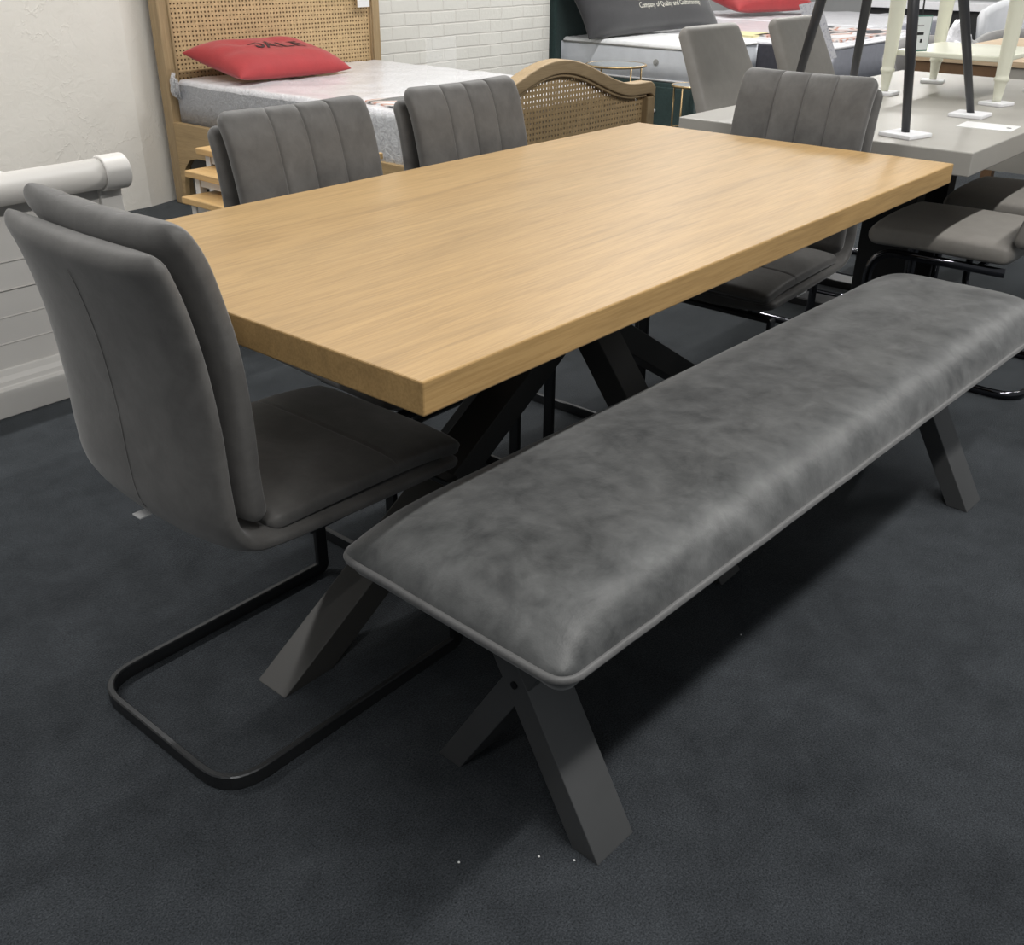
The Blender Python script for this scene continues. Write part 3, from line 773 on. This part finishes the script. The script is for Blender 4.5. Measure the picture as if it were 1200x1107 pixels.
# ------------------------------------------------------------------ bed with green base
gb = thing('divan_bed', 'divan bed with dark green headboard and drawer base', 'bed', (5.6, 2.98, 0))
obj('headboard', B(-0.06, 0.86, 1.18, 1.28, 0.0, 1.35), M['green'], gb, bevel=0.02)
dv = obj('divan_base', B(0.0, 0.85, 0.0, 1.17, 0.03, 0.362), M['green'], gb, bevel=0.01)
obj('drawer_front', B(-0.006, 0.0, 0.37, 1.13, 0.06, 0.33), M['green'], dv, bevel=0.003)
obj('drawer_front', B(-0.006, 0.0, 0.03, 0.345, 0.06, 0.33), M['green'], dv, bevel=0.003)
for yy in (0.41, 0.31):
    bm = bmesh.new(); cyl(bm, (-0.006, yy, 0.17), (-1, 0, 0), 0.011, 0.014); obj('drawer_knob', bm, M['paper'], dv)
gm = thing('mattress', 'white mattress on the dark green divan bed', 'mattress', (5.6, 2.98, 0))
gmb = obj('ticking', rbox(0.005, 0.85, 0.005, 1.17, 0.364, 0.606, 0.03, 0.006, 4.0, 20), None, gm, smooth=True, mats=[M['mattress'], M['mattress_side']])
tp = [Vector((0.004, 1.15, 0.578)), Vector((0.004, 0.02, 0.578)), Vector((0.84, 0.004, 0.578))]
bm = bmesh.new(); tube(bm, fillet(tp, 0.02), 0.007, 6); obj('tape_edge', bm, M['tape'], gmb, smooth=True)
bm = bmesh.new(); tube(bm, fillet([p - Vector((0, 0, 0.205)) for p in tp], 0.02), 0.007, 6); obj('tape_edge', bm, M['foam'], gmb, smooth=True)
bm = bmesh.new(); cyl(bm, (0.004, 0.33, 0.485), (-1, 0, 0), 0.022, 0.004); cyl(bm, (0.0, 0.33, 0.485), (-1, 0, 0), 0.011, 0.008); obj('air_vent', bm, M['tape'], gmb)
bpw = thing('pillow', 'black pillow with white lettering on the green divan bed', 'pillow', (6.36, 3.93, 0.822))
bpw.rotation_euler = (math.radians(56), 0, math.radians(1))
bm, top2 = pillow(1.86, 0.50, 0.22); obj('pillow_case', bm, M['black_cloth'], bpw, smooth=True)
text_mesh('Slumber', 0.20, lambda x, y: (x + 0.0, y + 0.012, top2(x + 0.0, y + 0.012)), 'lettering', M['ink_white'], bpw)
text_mesh('Company of Quality and Craftsmanship', 0.056, lambda x, y: (x + 0.15, y - 0.085, top2(x + 0.15, y - 0.085)), 'lettering', M['ink_white'], bpw)

# ------------------------------------------------------------------ brass side tables
def wire_table(label, x, y, r, z, rz=0.0, tray=False):
    t = thing('wire_side_table', label, 'side table', (x, y, 0), rz)
    ring = [(r * math.cos(2 * PI * k / 40), r * math.sin(2 * PI * k / 40), z - 0.008) for k in range(40)]
    bm = bmesh.new(); tube(bm, ring, 0.008, 8, True); obj('top_ring', bm, M['brass'], t, smooth=True)
    bm = bmesh.new(); cyl(bm, (0, 0, z - 0.010), (0, 0, 1), r - 0.006, 0.008, 40); obj('glass_top', bm, M['glass_top'], t)
    for k in range(4):
        a = PI / 4 + k * PI / 2 + 0.35
        bm = bmesh.new(); tube(bm, [(r * math.cos(a), r * math.sin(a), z - 0.01), (r * math.cos(a), r * math.sin(a), 0.0)], 0.006, 8); obj('leg', bm, M['brass'], t, smooth=True)
    bm = bmesh.new(); tube(bm, [(p[0], p[1], 0.12) for p in ring], 0.005, 8, True); obj('lower_ring', bm, M['brass'], t, smooth=True)
    return t
wire_table('round glass topped brass side table between the footboard and green divan', 5.22, 3.38, 0.20, 0.50)
obj_t = wire_table('smaller brass wire side table beside the green divan drawers', 5.36, 2.86, 0.13, 0.40, 0.5)

# ------------------------------------------------------------------ pale grey table and what stands on it
gt = thing('dining_table', 'pale grey stone look dining table beyond the oak table', 'table', (2.96, 0.485, 0))
GZ, GX0, GX1, GY0, GY1 = 0.745, -0.90, 0.90, -0.447, 0.447
obj('tabletop', B(GX0, GX1, GY0, GY1, GZ - 0.062, GZ), M['grey_top'], gt, bevel=0.003)
for s in (-0.15, 0.15):
    obj('pedestal', B(s - 0.04, s + 0.04, -0.09, 0.09, 0.03, GZ - 0.062), M['black_steel'], gt, bevel=0.004)
    obj('foot', B(s - 0.05, s + 0.05, -0.36, 0.36, 0, 0.03), M['black_steel'], gt, bevel=0.004)
# warm grey chairs
def make_grey_chair(label, loc, rz):
    t = thing('dining_chair', label, 'chair', loc, rz, 'warm grey chairs around the pale grey table')
    w = 0.44
    bpts = [(-0.215, 0.960), (-0.165, 0.86), (-0.108, 0.74), (-0.058, 0.62), (-0.020, 0.52), (-0.006, 0.455)]
    bm = bmesh.new(); cushion_loft(bm, bpts, w, 0.062, 0.03, p=5.0, wfun=lambda s: w + 0.01 - 0.085 * max(0.0, 1 - s) ** 1.6); obj('backrest', bm, M['grey_chair'], t, smooth=True)
    spts = [(0.005, 0.43), (0.12, 0.43), (0.28, 0.43), (0.44, 0.425)]
    bm = bmesh.new(); cushion_loft(bm, spts, w, 0.075, 0.03, p=4.5, front_bulge=0.008)
    sp_ = obj('seat', bm, M['grey_chair'], t, smooth=True)
    bm = bmesh.new(); tube(bm, [(0.03, -w / 2 + 0.012, 0.452), (0.41, -w / 2 + 0.012, 0.448), (0.43, -w / 2 + 0.03, 0.446), (0.43, w / 2 - 0.03, 0.446), (0.41, w / 2 - 0.012, 0.448), (0.03, w / 2 - 0.012, 0.452)], 0.003, 6); obj('seat_piping', bm, M['grey_chair'], sp_, smooth=True)
    hv = 0.20
    path = fillet([(0.02, hv, 0.378), (0.42, hv, 0.378), (0.42, hv, 0.014), (-0.10, hv, 0.014), (-0.10, -hv, 0.014), (0.42, -hv, 0.014), (0.42, -hv, 0.378), (0.02, -hv, 0.378)],
                  [0, 0.09, 0.06, 0.08, 0.08, 0.06, 0.09, 0], 10)
    bm = bmesh.new(); sweep(bm, path, [(0.010 * math.cos(2 * PI * k / 12), 0.0138 * math.sin(2 * PI * k / 12)) for k in range(12)], (0, 0, 1)); obj('tube_frame', bm, M['chrome'], t, smooth=True)
    bm = bmesh.new(); tube(bm, [(0.10, -hv, 0.378), (0.10, hv, 0.378)], 0.009); obj('cross_bar', bm, M['chrome'], t, smooth=True)
    return t
gA = make_grey_chair('warm grey plain chair on far side of grey table, left of the pair', (2.72, 1.03, 0), -PI / 2)
for loc, rz, lb in (((3.385, 1.03, 0), -PI / 2, 'warm grey plain chair on far side of grey table, behind dark slanting stool leg'),
                    ((2.535, -0.060, 0), PI / 2, 'warm grey chair at right picture edge with pale lit seat under grey table'),
                    ((3.12, -0.085, 0), PI / 2, 'warm grey chair in shade under grey table, beyond the pale lit seat')):
    c = copy_tree(gA); c.location = loc; c.rotation_euler = (0, 0, rz); c['label'] = lb
lf = tag(obj('leaflet', B(-0.10, 0.09, -0.003, 0.003, -0.12, 0.13), M['leaflet'], None), 'printed white leaflet strip leaning against a warm grey chair back', 'leaflet')
lf.location = (3.675, 1.250, 0.885); lf.rotation_euler = (math.radians(-26), math.radians(-3), 0)

# dark legged stool standing on the grey table
st = thing('stool', 'dark legged stool standing on white pads on the grey table', 'stool', (2.46, 0.53, GZ))
feet = [(-0.27, -0.26), (0.24, -0.27), (-0.17, 0.15), (0.31, 0.16)]
TOPZ = 0.74
for fx, fy in feet:
    bm = bmesh.new(); lathe(bm, [(0.0115, 0.0), (0.0165, 0.5), (0.019, 1.0)], n=16, p0=(fx, fy, 0.012), p1=(fx * 0.42, fy * 0.42, TOPZ)); obj('leg', bm, M['stool_leg'], st, smooth=True)
bm = bmesh.new(); lathe(bm, [(0.10, TOPZ), (0.19, TOPZ + 0.004), (0.20, TOPZ + 0.02), (0.19, TOPZ + 0.05), (0.10, TOPZ + 0.065), (0.01, TOPZ + 0.066)], n=32); obj('seat', bm, M['stool_leg'], st, smooth=True)
# cream turned-leg stand with a shelf
cs = thing('plant_stand', 'cream turned leg stand with shelf on the grey table', 'stand', (3.26, 0.475, GZ))
SH = 0.132
cfeet = [(-0.24, 0.195), (0.24, 0.195), (-0.24, -0.195), (0.24, -0.195)]
for fx, fy in cfeet:
    bm = bmesh.new()
    lathe(bm, [(0.013, 0.0), (0.0145, 0.02), (0.019, 0.075), (0.0205, 0.08), (0.0245, 0.086), (0.0245, 0.094), (0.0205, 0.10), (0.021, 0.11), (0.030, 0.5), (0.034, 0.95), (0.03, 1.0)], n=20, p0=(fx, fy, 0.012), p1=(fx * 1.03, fy * 1.03, 0.80))
    obj('leg', bm, M['cream_paint'], cs, smooth=True)
bm = B(-0.235, 0.235, -0.188, 0.188, SH, SH + 0.018); obj('shelf', bm, M['cream_paint'], cs, bevel=0.005, seg=3)
obj('top', B(-0.28, 0.28, -0.24, 0.24, 0.80, 0.83), M['cream_paint'], cs, bevel=0.006)
k = 0
for (bx, by, fl, what) in ((2.46, 0.53, feet, 'stool'), (3.26, 0.475, cfeet, 'stand')):
    for i, (fx, fy) in enumerate(fl):
        names = {'stool': ('white foam pad under the nearest dark stool leg, left of paper tag', 'white foam pad under the dark stool leg behind the paper tag', 'white foam pad under the dark stool leg behind the chair', 'white foam pad under the farthest dark stool leg'),
                 'stand': ('white foam pad under the left cream leg', 'white foam pad under the farthest cream leg', 'white foam pad under the nearest cream leg, right of shelf', 'white foam pad under the cream leg at right picture edge')}[what]
        hx = 0.052 if what == 'stool' else 0.042
        o = tag(obj('foam_pad', B(-hx, hx, -hx, hx, 0, 0.012), M['foam'], None, bevel=0.003), names[i], 'foam pad', 'foam pads under the furniture legs')
        o.location = (bx + fx, by + fy, GZ); o.rotation_euler = (0, 0, 0.25 * ((k % 3) - 1)); k += 1
tg2 = thing('paper_tag', 'white paper tag with punched hole lying on grey table corner', 'tag', (2.534, 0.15, GZ), math.radians(-87))
obj('card', B(-0.078, 0.078, -0.060, 0.060, 0, 0.0015), M['paper'], tg2)
bm = bmesh.new(); cyl(bm, (0.058, 0.0, 0.0015), (0, 0, 1), 0.007, 0.0006); obj('eyelet', bm, M['ink_black'], tg2)
# price ticket hanging from the stand on a black cord
pt = thing('price_ticket', 'price ticket in green frame hanging by black cord under the dark stool', 'ticket', (2.655, 0.45, 0.978), math.radians(-25))
obj('frame', B(-0.042, 0.042, -0.003, 0.003, -0.052, 0.052), M['green_rim'], pt, bevel=0.001)
fr = obj('card', B(-0.038, 0.038, -0.0045, -0.003, -0.046, 0.048), M['ticket'], pt)
obj('printed_price', B(-0.032, 0.014, -0.0052, -0.0045, -0.004, 0.004), M['ink_black'], fr)
obj('printed_price', B(0.004, 0.012, -0.0052, -0.0045, -0.026, -0.016), M['ink_black'], fr)
obj('printed_price', B(-0.032, 0.010, -0.0052, -0.0045, 0.022, 0.025), M['tape'], fr)
bm = bmesh.new(); tube(bm, [(0, 0, 0.05), (-0.004, 0.004, 0.2), (-0.02, 0.012, 0.44), (-0.022, 0.012, 0.508)], 0.0025, 6); obj('cord', bm, M['cord'], pt)

# ------------------------------------------------------------------ far beds and furniture
fb = thing('bed', 'far wide bed with dark side, beyond the grey table chairs', 'bed', (6.47, 2.42, 0))
obj('base', B(0.03, 1.88, 0.04, 2.46, 0.0, 0.33), M['navy'], fb, bevel=0.01)
obj('side_cover', B(0.0, 0.028, 0.03, 2.47, 0.05, 0.575), M['navy'], fb, bevel=0.008)
fmm = thing('mattress', 'far white mattress with lilac grey border and printed label', 'mattress', (6.47, 2.42, 0))
fm_ = obj('ticking', rbox(0.032, 1.88, 0.0, 2.46, 0.332, 0.60, 0.03, 0.012, 9.0, 24), None, fmm, smooth=True, mats=[M['wrap_top'], M['lilac_side']])
bm = bmesh.new(); tube(bm, [(0.05, -0.002, 0.575), (1.85, -0.002, 0.575)], 0.012, 6); obj('tape_edge', bm, M['foam'], fm_, smooth=True)
obj('printed_label', B(0.25, 1.5, 0.06, 0.75, 0.60, 0.613), M['print'], fmm)
obj('printed_label', B(0.15, 0.5, 0.70, 1.0, 0.60, 0.613), M['yellow'], fmm)['label'] = 'pale yellow card'
fb2 = thing('bed', 'farthest bed carrying the plain red pillow', 'bed', (8.40, 2.95, 0))
obj('base', B(0.0, 1.9, 0.0, 2.1, 0.0, 0.33), M['navy'], fb2, bevel=0.01)
obj('mattress_top', rbox(0.0, 1.9, 0.0, 2.1, 0.332, 0.60, 0.03, 0.012, 3.0, 24), None, fb2, smooth=True, mats=[M['wrap_top'], M['lilac_side']])
rp = tag(obj('pillow', pillow(1.15, 0.6, 0.26)[0], M['red'], None, smooth=True), 'plain red pillow on the farthest bed', 'pillow')
place_pillow(rp, (9.10, 4.45, 0.745), math.radians(15), math.radians(-12))
# black low unit and pale shell chairs behind
bu = thing('media_unit', 'long black low unit beyond the far bed', 'cabinet', (10.5, 3.1, 0))
obj('carcass', B(0, 0.45, -0.75, 0.75, 0.06, 0.645), M['ink_black'], bu, bevel=0.006)
obj('top', B(-0.03, 0.48, -0.78, 0.78, 0.645, 0.72), M['foam'], bu, bevel=0.004)
for s in (-0.7, 0.7): obj('foot', B(0.05, 0.4, s - 0.03, s + 0.03, 0, 0.06), M['ink_black'], bu)
def tub_chair(label, loc, rz, mat, r=0.30, zb=0.74, scale=1.0, group=None):
    t = thing('tub_chair', label, 'chair', loc, rz, group)
    rings = []
    for k in range(25):
        a = math.radians(-125 + 250 * k / 24)
        h = zb - (0.16 * abs((k - 12) / 12) ** 2.5)
        c, s = -math.cos(a), math.sin(a)
        ring = []
        for (rr, zz) in ((r - 0.05, 0.30), (r - 0.045, h - 0.05), (r - 0.02, h), (r + 0.015, h), (r + 0.035, h - 0.05), (r - 0.02, 0.28)):
            ring.append((c * rr, s * rr, zz))
        rings.append(ring)
    bm = bmesh.new(); loft(bm, rings); obj('curved_back', bm, mat, t, smooth=True)
    bm = bmesh.new(); lathe(bm, [(r - 0.06, 0.34), (r - 0.04, 0.37), (r - 0.045, 0.44), (r - 0.08, 0.455), (0.02, 0.46)], n=28); obj('seat', bm, mat, t, smooth=True)
    for sx in (-1, 1):
        for sy in (-1, 1):
            bm = bmesh.new(); lathe(bm, [(0.010, 0), (0.016, 1)], n=10, p0=(sx * 0.22, sy * 0.22, 0), p1=(sx * 0.17, sy * 0.17, 0.36)); obj('leg', bm, M['black_steel'], t)
    return t
wt = thing('dining_table', 'pale oak table with brown edge beyond the grey table', 'table', (4.30, 0.15, 0))
obj('tabletop', B(0.0, 1.4, 0.0, 0.90, 0.745, 0.77), M['wood2'], wt, bevel=0.002)
obj('apron', B(0.01, 1.39, 0.50, 0.89, 0.66, 0.745), M['brown'], wt)
obj('end_panel', B(0.012, 0.06, 0.02, 0.50, 0.30, 0.745), M['grey_top'], wt)
for x in (0.06, 1.30):
    for y in (0.06, 0.80): obj('leg', B(x, x + 0.06, y, y + 0.06, 0, 0.66), M['brown'], wt)
tag(obj('orange_card', B(4.20, 4.215, 0.265, 0.385, 0.655, 0.775), M['orange'], None), 'square orange card hung on the pale oak table end', 'card')
tub_chair('grey velvet tub chair with round back beside the pale oak table, rightmost', (6.85, 1.30, 0), PI, M['tub'], 0.27, 0.73)
tub_chair('grey velvet tub chair half hidden behind the cream stand leg', (6.10, 1.58, 0), PI + 0.3, M['tub'], 0.27, 0.71)
tub_chair('pale grey shell chair far behind the velvet tub chairs', (8.7, 1.75, 0), 2.4, M['tub_white'], 0.42, 0.90)
bg = bmesh.new(); bmesh.ops.create_icosphere(bg, subdivisions=4, radius=1.0)
for v in bg.verts:
    k = 1 + 0.35 * mnoise.noise(v.co * 2.3) + 0.16 * mnoise.noise(v.co * 6.0)
    v.co = Vector((v.co.x * 0.12 * k, v.co.y * 0.12 * k, max(-0.12, v.co.z * 0.20 * k)))
tag(obj('plastic_bag', bg, M['wrap_top'], None, smooth=True), 'crumpled clear plastic bag on the seat of the half hidden tub chair', 'bag').location = (6.16, 1.50, 0.582)
bl = thing('armchair', 'blue armchair at top right corner of the picture', 'armchair', (10.7, 1.75, 0))
obj('seat', B(-0.35, 0.35, -0.4, 0.4, 0.12, 0.45), M['blue'], bl, bevel=0.05, seg=4)
obj('backrest', B(0.2, 0.38, -0.4, 0.4, 0.40, 0.85), M['blue'], bl, bevel=0.05, seg=4)
for s in (-1, 1): obj('armrest', B(-0.35, 0.36, s * 0.42 - 0.07, s * 0.42 + 0.07, 0.12, 0.60), M['blue'], bl, bevel=0.04, seg=4)
for sx in (-1, 1):
    for sy in (-1, 1): obj('leg', B(sx * .28 - .02, sx * .28 + .02, sy * .34 - .02, sy * .34 + .02, 0, .13), M['black_steel'], bl)
# lint on the carpet
LINT = ((-0.013, -0.053, 'white lint speck on carpet left of the bench foot, at the shadow edge'),
        (0.074, -0.137, 'tiny white lint speck on carpet between two others before the bench foot'),
        (0.103, -0.182, 'white lint speck on carpet nearest the bench foot'),
        (0.765, -0.097, 'white lint speck on carpet right of the bench shadow'))
for (x, y, lb) in LINT:
    bm = bmesh.new(); lathe(bm, [(0.0006, 0.0), (0.002, 0.001), (0.0014, 0.002), (0.0004, 0.0024)], n=7)
    o = tag(obj('lint', bm, M['speck'], None), lb, 'lint', 'lint specks on the carpet'); o.location = (x, y, 0)
